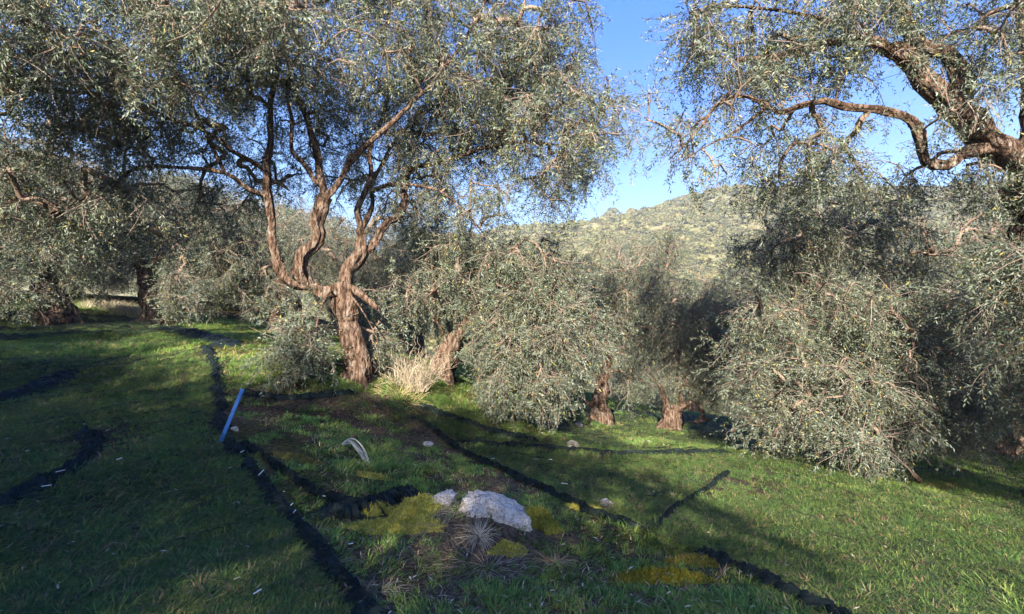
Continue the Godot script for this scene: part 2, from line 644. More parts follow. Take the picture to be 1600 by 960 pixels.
func trees() -> void:
	rng.seed = 101
	# the old many-stemmed olive
	var k := [
		[line_of([[563, 592, 8.0], [552, 545, 8.0], [541, 500, 8.0], [533, 465, 8.0], [528, 448, 8.0]], true), .165, .22],
		[line_of([[530, 452, 8], [505, 456, 7.95], [480, 446, 7.9]]), .19, .15],
		[line_of([[478, 447, 7.9], [446, 440, 7.85], [430, 395, 7.8], [424, 358, 7.75], [419, 320, 7.7], [416, 269, 7.7], [424, 222, 7.7], [419, 186, 7.7], [432, 120, 7.6], [445, 50, 7.4], [440, -40, 7.2]]), .125, .05],
		[line_of([[480, 447, 7.9], [467, 425, 7.8], [474, 400, 7.8], [494, 376, 7.8], [499, 340, 7.8], [512, 308, 7.85]]), .17, .14],
		[line_of([[512, 308, 7.85], [500, 269, 7.9], [494, 232, 8.0], [482, 191, 8.0], [464, 150, 7.9], [448, 90, 7.7], [430, 20, 7.5], [410, -60, 7.3]]), .13, .05],
		[line_of([[512, 308, 7.85], [532, 279, 7.8], [550, 250, 7.8], [579, 222, 7.8], [620, 185, 7.8], [670, 135, 7.8], [720, 70, 7.8], [760, 0, 7.8]]), .105, .035],
		[line_of([[494, 290, 7.9], [478, 262, 7.7], [456, 236, 7.5], [455, 190, 7.4], [448, 140, 7.2], [468, 70, 7.0], [480, -10, 6.8]]), .075, .03],
		[line_of([[417, 305, 7.7], [392, 297, 7.6], [350, 271, 7.4], [280, 262, 7.2], [219, 262, 7.0], [172, 289, 6.9], [122, 315, 6.8], [75, 341, 6.7]]), .085, .02],
		[line_of([[416, 265, 7.7], [390, 250, 7.6], [363, 236, 7.4], [345, 219, 7.3], [302, 197, 7.1], [262, 184, 6.9], [175, 153, 6.6], [87, 140, 6.3], [0, 120, 6.0]]), .07, .02],
		[line_of([[350, 271, 7.4], [330, 225, 7.4], [300, 170, 7.2], [260, 100, 7.0], [230, 30, 6.8]]), .06, .02],
		[line_of([[533, 470, 8.0], [541, 440, 8.2], [549, 415, 8.3], [564, 385, 8.4], [567, 358, 8.4]]), .18, .15],
		[line_of([[566, 360, 8.4], [560, 329, 8.4], [569, 300, 8.4], [579, 263, 8.4], [577, 235, 8.4], [595, 190, 8.4], [610, 130, 8.4], [600, 60, 8.4], [620, -20, 8.4]]), .10, .035],
		[line_of([[566, 360, 8.4], [580, 330, 8.6], [583, 290, 8.7], [605, 240, 8.8], [640, 195, 8.9], [690, 160, 9.0]]), .085, .03],
		[line_of([[560, 392, 8.4], [577, 388, 8.5], [591, 366, 8.6], [607, 347, 8.7], [626, 335, 8.8], [632, 294, 8.8], [636, 270, 8.8], [654, 260, 8.8], [690, 253, 8.7], [745, 235, 8.5], [810, 222, 8.3], [880, 228, 8.1]]), .15, .025],
		[line_of([[583, 300, 8.7], [610, 288, 8.6], [650, 290, 8.6], [690, 300, 8.6], [725, 330, 8.6], [760, 370, 8.6]]), .07, .02],
		[line_of([[528, 448, 8.0], [548, 452, 7.9], [575, 470, 7.8], [590, 482, 7.8]]), .12, .07],
		[line_of([[520, 452, 7.9], [506, 470, 7.6], [495, 505, 7.5], [485, 560, 7.4]]), .045, .012],
		[line_of([[540, 455, 7.9], [562, 480, 7.8], [585, 520, 7.8]]), .04, .012]]
	olive("olive_tree", "large old olive with twisted stems rising from one stout trunk beside dry pale bush", k, clumps_of([
		[430, 70, 7.4, 170, 90, 1.6, .9], [600, 150, 8.4, 120, 80, 1.5, .6], [700, 60, 8.2, 130, 70, 1.5, .75], [780, 130, 8.4, 150, 90, 1.5, .9], [860, 60, 8.2, 85, 75, 1.2, .8], [870, 190, 8.0, 95, 70, 1.3, .75],
		[915, 235, 7.8, 70, 45, 1.0, .65], [850, 285, 8.2, 80, 40, 1.0, .55], [250, 110, 7.0, 160, 90, 1.5, .85], [90, 110, 6.2, 120, 110, 1.4, .95], [100, 230, 6.8, 130, 70, 1.3, .85], [240, 215, 7.6, 110, 60, 1.2, .5],
		[700, 215, 9.0, 120, 60, 1.2, .8], [560, -70, 8.0, 300, 80, 2.0, .8], [200, -60, 6.6, 260, 80, 1.8, .9], [330, 20, 6.0, 150, 60, .9, .8], [740, 320, 8.8, 60, 45, .8, .6], [140, 320, 6.8, 100, 35, .8, .5], [520, 190, 8.6, 80, 60, .8, .35],
		[474, 530, 7.5, 30, 46, .3, 3.0], [468, 585, 7.4, 20, 22, .25, 2.4], [590, 530, 8.5, 12, 30, .2, 4.0], [570, 452, 8.4, 24, 10, .3, 1.5], [0, 20, 5.4, 110, 110, .9, .8], [300, 300, 8.6, 110, 50, 1.0, .5], [60, 300, 7.4, 110, 60, 1.0, .8], [640, 300, 9.2, 90, 50, .8, .45], [940, 175, 7.8, 45, 60, .7, .5], [430, 240, 8.6, 110, 70, .8, .4], [560, 270, 9.0, 70, 60, .8, .35], [180, 360, 8.4, 120, 35, .8, .5]]), {"each": 2, "bake": true, "thick": 1.4, "fat": .86})
	print("tree 1 ", sprig_total)
	# the round olive that droops to the ground
	olive("olive_tree", "bushy rounded olive tree with dark leaning trunk and leaves drooping to the net", [
		[line_of([[690, 590, 9.6], [704, 548, 9.6], [728, 512, 9.6], [760, 470, 9.6], [790, 420, 9.6]], true), .24, .10],
		[line_of([[704, 548, 9.6], [680, 500, 9.4], [660, 470, 9.3], [640, 450, 9.3]]), .10, .03],
		[line_of([[728, 512, 9.6], [770, 500, 9.2], [820, 510, 9.0], [870, 530, 9.0]]), .09, .02],
		[line_of([[660, 470, 9.3], [700, 438, 9.2], [740, 425, 9.1], [800, 410, 9.1]]), .05, .02]],
		clumps_of([[800, 430, 9.6, 100, 70, 1.2, 1.1], [850, 510, 9.2, 92, 85, 1.2, 1.2], [785, 550, 9.0, 55, 60, .8, 1.3], [830, 595, 9.0, 75, 45, .9, 1.2], [720, 420, 10.0, 85, 60, 1.1, 1.0], [645, 455, 9.8, 50, 34, .7, 1.0], [880, 440, 9.5, 50, 50, .8, 1.0], [800, 605, 8.9, 45, 26, .5, 1.1], [690, 370, 10.3, 75, 40, 1.0, .9]]), {"each": 2, "bake": true, "droop": .8, "thick": 1.5, "fat": .7})
	# two olives down the slope
	olive("olive_tree", "pale sunlit olive trunk flaring at its foot under a small yellowish crown", [
		[line_of([[938, 664, 12.3], [936, 630, 12.3], [942, 595, 12.4], [946, 560, 12.5], [944, 520, 12.5], [960, 470, 12.6], [985, 420, 12.8]], true), .24, .06],
		[line_of([[932, 640, 12.2], [920, 632, 12.1], [912, 622, 12.1]]), .08, .05],
		[line_of([[944, 530, 12.5], [920, 490, 12.4], [905, 450, 12.4]]), .09, .03],
		[line_of([[950, 500, 12.5], [1000, 470, 12.8], [1040, 420, 13.0]]), .09, .03]],
		clumps_of([[912, 548, 12.4, 48, 40, .9, 1.1], [965, 500, 12.5, 75, 60, 1.2, 1.1], [990, 430, 13.0, 85, 50, 1.4, 1.1], [893, 602, 12.6, 28, 24, .5, .8], [1010, 385, 13.6, 70, 40, 1.2, .8], [985, 590, 12.8, 26, 30, .5, .7], [905, 470, 12.5, 40, 45, .8, 1.0]]), {"each": 2, "bake": true})
	olive("olive_tree", "squat hollow olive trunk with bent dark limbs spreading sideways beside pale flared trunk", [
		[line_of([[1046, 674, 13.2], [1046, 655, 13.2], [1052, 640, 13.2]], true), .26, .22],
		[line_of([[1044, 645, 13.2], [1036, 615, 13.2], [1022, 592, 13.3], [1004, 570, 13.3]]), .12, .04],
		[line_of([[1056, 640, 13.2], [1072, 632, 13.1], [1088, 626, 13.1], [1100, 612, 13.1], [1118, 590, 13.1]]), .15, .06],
		[line_of([[1064, 634, 13.3], [1058, 600, 13.4], [1060, 560, 13.5], [1055, 510, 13.6]]), .10, .05],
		[line_of([[1092, 630, 13.1], [1098, 650, 13.0], [1086, 660, 13.0], [1110, 655, 12.8]]), .10, .07],
		[line_of([[1084, 628, 13.1], [1072, 590, 13.2], [1092, 550, 13.4]]), .07, .03]],
		clumps_of([[1060, 510, 13.6, 80, 52, 1.3, 1.1], [1100, 470, 14.0, 80, 60, 1.4, 1.1], [1125, 575, 13.0, 45, 50, .9, 1.1], [1025, 555, 13.4, 45, 35, .8, .8], [1130, 520, 13.6, 60, 60, 1.2, 1.0], [1085, 585, 13.2, 30, 25, .6, .7]]), {"each": 2, "bake": true})
	print("tree 4 ", sprig_total)
	# the wide olive on the lower bank
	olive("olive_tree", "wide thick olive whose lowest leaves hide its short dark trunk on the lower bank", [
		[line_of([[1352, 756, 7.3], [1350, 730, 7.35], [1362, 690, 7.5], [1385, 630, 7.8], [1400, 560, 8.2]], true), .085, .11],
		[line_of([[1400, 560, 8.2], [1415, 490, 8.4], [1450, 410, 8.7], [1440, 350, 8.9]]), .10, .03],
		[line_of([[1395, 590, 8.1], [1330, 520, 8.4], [1260, 450, 8.8], [1220, 380, 9.0]]), .09, .03],
		[line_of([[1390, 610, 7.9], [1320, 590, 7.9], [1250, 600, 8.0]]), .06, .02],
		[line_of([[1400, 570, 8.2], [1450, 545, 8.0], [1500, 560, 7.8], [1560, 590, 7.7]]), .06, .02],
		[line_of([[1600, 520, 8.2], [1540, 530, 8.1], [1510, 510, 8.0], [1460, 508, 7.9], [1420, 515, 7.8]]), .05, .015],
		[line_of([[1438, 752, 7.6], [1428, 742, 7.6], [1412, 715, 7.7], [1396, 680, 7.8], [1392, 620, 8.0]]), .09, .08]],
		clumps_of([[1240, 370, 9.0, 80, 58, 1.3, 1.15], [1330, 350, 9.2, 90, 50, 1.3, 1.0], [1440, 380, 9.3, 110, 50, 1.3, .75], [1270, 470, 8.7, 105, 75, 1.3, 1.15], [1390, 480, 8.6, 110, 75, 1.3, 1.0], [1290, 590, 8.3, 120, 70, 1.1, 1.2], [1410, 600, 8.1, 120, 75, 1.1, 1.1], [1240, 650, 8.2, 75, 40, .8, 1.2], [1340, 655, 7.8, 110, 34, .7, 1.15], [1355, 694, 7.1, 70, 16, .25, 1.5], [1540, 470, 8.8, 80, 70, 1.2, .6], [1550, 580, 8.4, 80, 60, 1.0, .7], [1480, 650, 8.2, 80, 30, .7, .9], [1580, 380, 8.6, 60, 60, 1.0, .8], [1190, 560, 9.0, 55, 80, .9, .9]]), {"each": 2, "bake": true, "thick": 1.3, "fat": .6})
	# the tall olive at the edge, its limbs over the slope
	olive("olive_tree", "tall olive whose thick crooked limbs arch out against the open sky", [
		[line_of([[1650, 775, 7.2], [1640, 650, 7.1], [1628, 520, 7.0], [1616, 400, 6.8], [1608, 310, 6.7], [1592, 250, 6.6]], true), .21, .19],
		[line_of([[1590, 250, 6.6], [1562, 232, 6.55], [1530, 200, 6.5], [1504, 172, 6.5], [1473, 146, 6.5], [1440, 112, 6.5], [1402, 83, 6.5], [1369, 71, 6.5], [1330, 62, 6.5], [1270, 72, 6.4], [1210, 90, 6.4], [1150, 92, 6.3]]), .30, .03],
		[line_of([[1500, 170, 6.5], [1500, 110, 6.6], [1475, 84, 6.6], [1430, 70, 6.6], [1414, 40, 6.5], [1398, -20, 6.5]]), .21, .09],
		[line_of([[1588, 240, 6.6], [1548, 232, 6.5], [1507, 239, 6.4], [1477, 258, 6.3], [1452, 251, 6.3], [1443, 221, 6.3], [1434, 198, 6.3], [1407, 180, 6.3], [1373, 171, 6.3], [1323, 166, 6.3], [1290, 157, 6.3], [1258, 163, 6.3], [1216, 176, 6.3], [1190, 160, 6.3], [1155, 150, 6.3], [1118, 165, 6.3], [1090, 205, 6.3], [1045, 250, 6.3]]), .14, .012],
		[line_of([[1372, 75, 6.5], [1310, 40, 6.4], [1240, 20, 6.3], [1150, 10, 6.2], [1090, 20, 6.1]]), .06, .02],
		[line_of([[1200, 165, 6.3], [1150, 205, 6.2], [1110, 225, 6.1], [1060, 255, 6.0]]), .035, .01],
		[line_of([[1590, 260, 6.6], [1610, 180, 6.5], [1600, 90, 6.2], [1590, 0, 6.0]]), .15, .06],
		[line_of([[1340, 64, 6.5], [1320, 110, 6.4], [1305, 160, 6.4]]), .035, .015]],
		clumps_of([[1250, 60, 6.5, 150, 62, 1.1, .85], [1120, 60, 6.4, 80, 62, 1.0, .75], [1320, 120, 6.9, 100, 50, .9, .28], [1180, 140, 6.4, 100, 45, .9, .55], [1070, 170, 6.3, 65, 55, .8, .4], [1250, 235, 6.9, 90, 50, .9, .8], [1240, 275, 7.2, 60, 30, .8, .8], [1390, 265, 7.2, 120, 32, .9, .55], [1585, 80, 5.8, 50, 90, .8, .7], [1430, 10, 6.6, 150, 40, 1.1, .45], [1510, 160, 5.6, 30, 22, .3, .9], [1470, -50, 6.3, 150, 50, 1.2, .7], [1550, 290, 6.8, 70, 40, .8, 1.0], [1510, 60, 6.6, 60, 60, .8, .6], [1110, 240, 6.3, 70, 40, .6, .3], [1600, 480, 6.2, 60, 150, .6, .9], [1615, 600, 6.6, 45, 60, .5, .8]]), {"each": 2, "bake": true, "thick": 1.5})
	print("tree 6 ", sprig_total)
	# the upper side of the slope
	olive("olive_tree", "shaded olive with a dark leaning trunk at the end of the pale dry bank", [
		[line_of([[243, 500, 13.6], [236, 465, 13.6], [222, 430, 13.6], [208, 395, 13.6]], true), .28, .16],
		[line_of([[222, 430, 13.6], [260, 390, 13.4], [300, 340, 13.2]]), .12, .03], [line_of([[208, 395, 13.6], [170, 350, 13.6], [140, 300, 13.4]]), .12, .03]],
		clumps_of([[200, 345, 13.6, 110, 55, 1.8, 1.0], [300, 330, 13.0, 75, 55, 1.4, 1.0], [285, 450, 12.0, 34, 42, .5, 1.3], [140, 300, 13.4, 90, 50, 1.6, .9], [330, 410, 13.6, 60, 40, 1.2, 1.0], [150, 430, 14.5, 60, 22, .6, 1.2]]), {"each": 2})
	olive("olive_tree", "gnarled olive with dark hollow trunk growing from the net covered bank", [
		[line_of([[92, 500, 11.6], [84, 460, 11.6], [66, 430, 11.6], [46, 400, 11.6]], true), .34, .2],
		[line_of([[66, 430, 11.6], [100, 380, 11.4], [130, 320, 11.2]]), .13, .04], [line_of([[46, 400, 11.6], [20, 350, 11.4], [-20, 300, 11.2]]), .13, .04]],
		clumps_of([[50, 320, 11.4, 110, 60, 1.6, 1.1], [30, 400, 11.0, 90, 45, 1.4, 1.1], [20, 460, 10.6, 70, 30, .8, 1.0], [-40, 330, 11.0, 90, 80, 1.4, 1.0], [110, 380, 11.6, 50, 45, 1.0, .8]]), {"each": 2})
	olive("olive_tree", "olive with straight black trunk standing behind the many stemmed tree", [
		[line_of([[436, 522, 14.6], [437, 480, 14.6], [440, 440, 14.6], [430, 390, 14.6]], true), .2, .12],
		[line_of([[440, 440, 14.6], [490, 390, 14.8], [540, 340, 15.0]]), .1, .03], [line_of([[430, 390, 14.6], [390, 350, 14.4], [370, 300, 14.2]]), .1, .03]],
		clumps_of([[390, 360, 14.4, 80, 55, 1.6, 1.0], [350, 430, 14.2, 65, 42, 1.2, 1.1], [500, 380, 14.8, 80, 55, 1.4, .75], [400, 460, 14.2, 50, 35, 1.0, .9], [600, 400, 15.2, 80, 60, 1.5, 1.0], [570, 480, 14.8, 60, 50, 1.2, 1.1], [640, 330, 15.6, 70, 40, 1.2, .8]]), {"each": 2})
	print("tree 9 ", sprig_total)
	# grove beyond and behind, one model turned and repeated
	var g1 := generic_olive("grove_olive", "olive tree of the grove standing behind the front row of trunks", Vector3(-15, 0, -22), 5.6, 3.0, 501, {"each": 2, "group": "grove olives behind the front row"})
	var g2 := generic_olive("grove_olive", "olive tree of the grove standing behind the front row of trunks", Vector3(-9, 0, -21), 5.2, 2.8, 502, {"each": 2, "group": "grove olives behind the front row"})
	var spots := [[10.6, -11.2, .9, 0], [12.6, -9.6, .8, 1], [-13.6, -20.6, 1.0, 0], [-18.5, -21.5, 1.05, 1], [-10.5, -25, 1.0, 0], [-16, -17.5, 1.0, 0], [-12, -18, .95, 1], [-23, -15, 1.1, 0], [-2, -17.5, .9, 1], [-17.5, -13, 1.0, 1], [-21, -19, 1.1, 1], [-4, -22, 1.0, 0], [-12.5, -29, 1.1, 1], [-20, -30, 1.2, 0], [0.5, -25, .95, 1], [8.5, -24, .9, 0], [14, -21, 1.0, 1], [12, -14.5, .95, 0], [18, -26, 1.1, 1], [17, -17, 1.0, 0], [5, -31, 1.0, 1], [23, -24, 1.1, 0], [-6, -30, 1.1, 0], [-27, -26, 1.2, 1], [10, -36, 1.1, 1], [20, -38, 1.1, 0]]
	rng.seed = 77
	for s in spots:
		var src: Node3D = g1 if s[3] == 0 else g2
		var c := src.duplicate()
		c.name = numbered("grove_olive")
		add_child(c)
		c.position = Vector3(s[0], H(s[0], s[1]) - .1, s[1])
		c.rotation.y = rng.randf() * TAU
		c.scale = Vector3.ONE * s[2]
	tall_olive("olive with a high crown on a long bare trunk, uphill of all the nets", Vector3(6.8, 0, 1.5), 8.4, 3.0, 611)
	# the row behind the viewer, whose shade lies over the foreground
	for s in [[-3.5, 8.0, 1.45, 0, 0.4], [-8.0, 4.6, 1.4, 1, 2.0], [-17, 3.5, 1.2, 1, 5.0], [-9.8, -.6, 1.05, 0, 1.2], [-14.5, -2.5, 1.2, 1, 2.2]]:
		var src2: Node3D = g1 if s[3] == 0 else g2
		var c2 := src2.duplicate()
		c2.name = numbered("grove_olive")
		add_child(c2)
		c2.position = Vector3(s[0], H(s[0], s[1]) - .1, s[1])
		c2.rotation.y = s[4]
		c2.scale = Vector3(s[2], s[2] * (1.35 if s[0] > 0 else 1.0), s[2])
		tag(c2, "olive tree standing uphill of the nets, casting its shade across them", "tree", "olives that shade the foreground")

# ------------------------------------------------------------------ ground and hill
var bare_strip := PackedVector2Array()
var covered := {}

func cover(x: float, z: float, r: float) -> void:
	var n := int(ceil(r / .06))
	for i in range(-n, n + 1):
		for j in range(-n, n + 1):
			if i * i + j * j <= n * n: covered[Vector2i(int(floor(x / .06)) + i, int(floor(z / .06)) + j)] = true

func poly_of(list: Array) -> PackedVector2Array:
	var out := PackedVector2Array()
	for p in list:
		var g := G(p[0], p[1])
		out.append(Vector2(g.x, g.z))
	return out

func ground() -> void:
	gx = axis(-1500, 1500, -7.0, 7.0, .11, 1.07)
	gz = axis(-1500, 900, -10.0, -1.2, .11, 1.07)
	gh.resize(gx.size() * gz.size())
	for j in gz.size():
		for i in gx.size():
			gh[j * gx.size() + i] = ground_at(gx[i], gz[j])
	bare_strip = poly_of([[345, 600], [600, 625], [700, 690], [800, 745], [930, 805], [1060, 860], [1300, 990], [1300, 1250], [640, 1250], [560, 950], [480, 840], [400, 745], [352, 690]])
	var t := Tri.new()
	for j in gz.size():
		for i in gx.size():
			var x := gx[i]
			var z := gz[j]
			t.v.append(Vector3(x, gh[j * gx.size() + i], z))
			t.uv.append(Vector2(x, z))
			var a := rough.get_noise_2d(x * 1.3 + 40, z * 1.3) * .5 + .5
			var b := fine.get_noise_2d(x * 1.1 - 20, z * 1.1) * .5 + .5
			var c := Color(.10, .072, .050).lerp(Color(.19, .15, .105), b)
			c = c.lerp(Color(.07, .085, .03), clampf((a - .42) * 2.4, 0, .7))
			if absf(x) > 40 or absf(z) > 50: c = Color(.09, .095, .04)
			t.c.append(c)
	var w := gx.size()
	for j in gz.size() - 1:
		for i in w - 1:
			var a := j * w + i
			t.i.append_array(PackedInt32Array([a, a + 1, a + w, a + 1, a + w + 1, a + w]))
	t.smooth()
	part("ground", t.done(), M.soil).set_meta("kind", "structure")

func hill_h(x: float, z: float) -> float:
	# a long spur that climbs towards the right, its crest about 330 m off
	var crest := 50.0 + 23.0 * smoothstep(15.0, 150.0, x) - 8.0 * smoothstep(220.0, 520.0, x) - 26.0 * smoothstep(30.0, -150.0, x)
	var u := (z + 70.0) / -260.0
	var prof := smoothstep(0.0, 1.0, u) if u < 1.0 else 1.0 - .6 * smoothstep(1.0, 2.6, u)
	return -12.0 + (crest + 12.0) * prof + prof * (rough.get_noise_2d(x * .05, z * .05) * 4.0 + rough.get_noise_2d(x * .2, z * .2) * 1.8)

func hill() -> void:
	var t := Tri.new()
	var nx := 150
	var nz := 90
	for j in nz:
		for i in nx:
			var x := lerpf(-380, 620, float(i) / (nx - 1))
			var z := lerpf(-70, -620, float(j) / (nz - 1))
			t.v.append(Vector3(x, hill_h(x, z), z))
			var b := rough.get_noise_2d(x * .12, z * .12) * .5 + .5
			t.c.append(Color(.135, .135, .06).lerp(Color(.20, .175, .095), smoothstep(.5, .8, b)))
	for j in nz - 1:
		for i in nx - 1:
			var a := j * nx + i
			t.i.append_array(PackedInt32Array([a, a + nx, a + 1, a + 1, a + nx, a + nx + 1]))
	t.smooth()
	part("hill", t.done(), M.hill_soil).set_meta("kind", "structure")
	# scrub: tufted crowns of small leaf clumps
	rng.seed = 900
	var kinds := []
	for k in 4:
		var s := Tri.new()
		for n in 110:
			var d := rv()
			d.y = absf(d.y) * 1.05 - .12
			var p := d * Vector3(1, 1.05, 1) * rng.randf_range(.62, 1.05)
			var e := rv() * .26
			var f := rv() * .26
			var b := s.v.size()
			var w := rng.randf_range(.75, 1.25)
			for q in [p - e, p + f, p + e, p - f]:
				s.v.append(q); s.c.append(Color(w, w, w))
			s.i.append_array(PackedInt32Array([b, b + 1, b + 2, b, b + 2, b + 3]))
		kinds.append(s.done())
	var where := [[], [], [], []]
	var tints := [[], [], [], []]
	var tones := [Color(.135, .14, .055), Color(.115, .122, .052), Color(.16, .152, .058), Color(.14, .138, .066), Color(.18, .16, .07), Color(.10, .106, .052)]
	var n := 0
	while n < 46000:
		var z := -75.0 - pow(rng.randf(), 1.3) * 330.0
		var x := rng.randf_range(-.5, 1.25) * -z * .95
		if x > 600 or x < -370: continue
		var b := rough.get_noise_2d(x * .12, z * .12) * .5 + .5
		if rng.randf() < smoothstep(.35, .75, b) * .85: continue
		var big := rng.randf_range(.45, 1.05) * (1.0 + 2.2 * pow(rng.randf(), 9.0))
		var k := rng.randi() % 4
		where[k].append(Transform3D(Basis(Vector3.UP, rng.randf() * TAU).scaled(Vector3(big * 1.25, big * rng.randf_range(.8, 1.3), big * 1.25)), Vector3(x, hill_h(x, z) + big * .1, z)))
		tints[k].append(tones[rng.randi() % tones.size()] * rng.randf_range(.8, 1.15))
		n += 1
	var holder := base("hill_scrub", Vector3.ZERO)
	tag(holder, "olive green scrub and small trees covering the far hillside", "scrub", "", "stuff")
	for k in 4:
		scatter("foliage", kinds[k], M.scrub, where[k], tints[k], holder).set_meta("kind", "stuff")
	# trees that stand out on the crest
	for a in [[960, 326, 320.0, 4.6], [986, 326, 325.0, 2.6], [1160, 306, 320.0, 4.0]]:
		var p := P(a[0], a[1], a[2])
		p.y = hill_h(p.x, p.z)
		var r := base("crest_tree", p)
		tag(r, ["round tree standing up on the bare skyline of the hill", "small thin tree next to the round one on the hill skyline", "spreading tree on the highest part of the hill crest"][taken["crest_tree"]], "tree")
		var t2 := Tri.new()
		tube(t2, PackedVector3Array([Vector3(0, -.5, 0), Vector3(.1, a[3] * .5, 0), Vector3(0, a[3] * .9, .1)]), PackedFloat32Array([.35, .25, .1]), 6)
		t2.smooth()
		part("trunk", t2.done(), M.bark, r)
		var wh := []
		var ti := []
		for k in 9:
			var s2: float = a[3] * rng.randf_range(.28, .45)
			wh.append(Transform3D(Basis(Vector3.UP, rng.randf() * TAU).scaled(Vector3.ONE * s2), Vector3(rng.randfn() * a[3] * .35, a[3] * rng.randf_range(.7, 1.2), rng.randfn() * a[3] * .35)))
			ti.append(Color(.11, .12, .06))
		scatter("crown", kinds[0], M.scrub, wh, ti, r).set_meta("kind", "stuff")

# ------------------------------------------------------------------ grass
func make_tuft(count: int, tall: float, spread: float, flat: float, cols: Array) -> ArrayMesh:
	var t := Tri.new()
	blades(t, Vector3.ZERO, count, tall, spread, flat, cols)
	return t.done()

var comb := 0.0

func blades(t: Tri, at: Vector3, count: int, tall: float, spread: float, flat: float, cols: Array) -> void:
	for k in count:
		var a := rng.randf() * TAU
		var p := at + Vector3(cos(a), 0, sin(a)) * spread * sqrt(rng.randf())
		var lean := (Vector3(cos(a + rng.randf_range(-1, 1)), 0, sin(a + rng.randf_range(-1, 1))) + Vector3(comb, 0, 0)).normalized()
		var h := tall * rng.randf_range(.5, 1.15)
		var w := rng.randf_range(.0022, .0042)
		var d := (Vector3.UP + lean * flat * rng.randf_range(.3, 1.2)).normalized()
		var side := d.cross(lean).normalized() * w
		var col: Color = cols[rng.randi() % cols.size()] * rng.randf_range(.75, 1.25)
		col.a = 1
		var b := t.v.size()
		var segs := 3
		for s in segs:
			var u := float(s) / segs
			t.v.append(p - side * (1 - u * .7)); t.v.append(p + side * (1 - u * .7))
			t.c.append(col); t.c.append(col)
			p += d * h / segs
			d = (d + lean * flat * .45 + Vector3.DOWN * flat * .32).normalized()
			if p.y < .006: p.y = .006
		t.v.append(p)
		t.c.append(col)
		for s in segs - 1:
			var q := b + s * 2
			t.i.append_array(PackedInt32Array([q, q + 1, q + 2, q + 1, q + 3, q + 2]))
		t.i.append_array(PackedInt32Array([b + segs * 2 - 2, b + segs * 2 - 1, b + segs * 2]))

# a hand-wide mat of tufts
func make_mat(tufts: int, half: float, sets: Array) -> ArrayMesh:
	var t := Tri.new()
	for k in tufts:
		var set_: Array = sets[rng.randi() % sets.size()]
		var s := rng.randf_range(.6, 1.15)
		blades(t, Vector3(rng.randf_range(-half, half), 0, rng.randf_range(-half, half)), rng.randi_range(9, 15), set_[0] * s, .035, set_[1], set_[2])
	return t.done()

func grass() -> void:
	rng.seed = 300
	var g := [Color(.105, .20, .055), Color(.13, .22, .06), Color(.085, .165, .05), Color(.18, .235, .07)]
	var x_ := [Color(.07, .14, .035), Color(.21, .18, .10), Color(.06, .105, .035), Color(.31, .26, .16)]
	var y_ := [Color(.34, .28, .18), Color(.25, .2, .13), Color(.40, .35, .24), Color(.12, .10, .07)]
	comb = .9
	var lush := [[.07, .8, g], [.085, 1.0, g], [.095, 1.0, g], [.08, .9, g], [.16, 1.2, g], [.10, 1.1, x_]]
	var kinds := [make_mat(15, .13, lush), make_mat(13, .13, lush + [[.09, .9, x_]]), make_mat(15, .13, lush), make_mat(9, .13, [[.06, .9, x_], [.06, .8, g], [.055, .8, g]]), make_mat(6, .13, [[.06, 1.0, x_], [.085, 1.3, y_], [.05, .9, g]])]
	var where := []
	var tints := []
	for k in kinds.size():
		where.append([]); tints.append([])
	var n := 0
	while n < 11000:
		var d := 1.6 + 16.0 * pow(rng.randf(), 1.7)
		var x := rng.randf_range(-1.12, 1.12) * d
		var z := -d
		if covered.has(Vector2i(int(floor(x / .06)), int(floor(z / .06)))): continue
		var patch := rough.get_noise_2d(x * .8 + 60, z * .8) * .5 + .5
		var k := 0
		if Geometry2D.is_point_in_polygon(Vector2(x, z), bare_strip):
			if rng.randf() > .08 + patch * .55: continue
			k = 3 if rng.randf() < .6 else 4
			if patch > .78: k = 0
		else:
			if rng.randf() > .3 + patch * 1.2: continue
			k = rng.randi() % 3
			if patch < .36 and rng.randf() < .5: k = 3
		var s := rng.randf_range(.8, 1.2) * (.75 + patch * .5) * (1.0 + .03 * d)
		var slope := Vector3(H(x - .12, z) - H(x + .12, z), .24, H(x, z - .12) - H(x, z + .12)).normalized()
		where[k].append(aim(slope, rng.randfn() * .7 + 3.0 * fine.get_noise_2d(x * .3, z * .3) - .5, Vector3(s, s * rng.randf_range(.75, 1.1), s), Vector3(x, H(x, z) - .006, z)))
		var w := rng.randf_range(.8, 1.2)
		tints[k].append(Color(w * rng.randf_range(.9, 1.3), w, w * .95))
		n += 1
	var root := base("grass", Vector3.ZERO)
	tag(root, "short green grass growing up under and through the harvest nets", "grass", "", "stuff")
	for k in kinds.size():
		scatter("grass", kinds[k], M.grass, where[k], tints[k], root).set_meta("kind", "stuff")

# ------------------------------------------------------------------ nets
func walk(list: Array, n: int) -> PackedVector3Array:
	var pts := []
	for p in list: pts.append(G(p[0], p[1]))
	var c := curve(pts, .05)
	var len := [0.0]
	for i in range(1, c.size()): len.append(len[-1] + c[i].distance_to(c[i - 1]))
	var out := PackedVector3Array()
	var j := 0
	for k in n:
		var want: float = len[-1] * k / (n - 1)
		while j < c.size() - 2 and len[j + 1] < want: j += 1
		out.append(c[j].lerp(c[j + 1], clampf((want - len[j]) / maxf(len[j + 1] - len[j], 1e-6), 0, 1)))
	return out

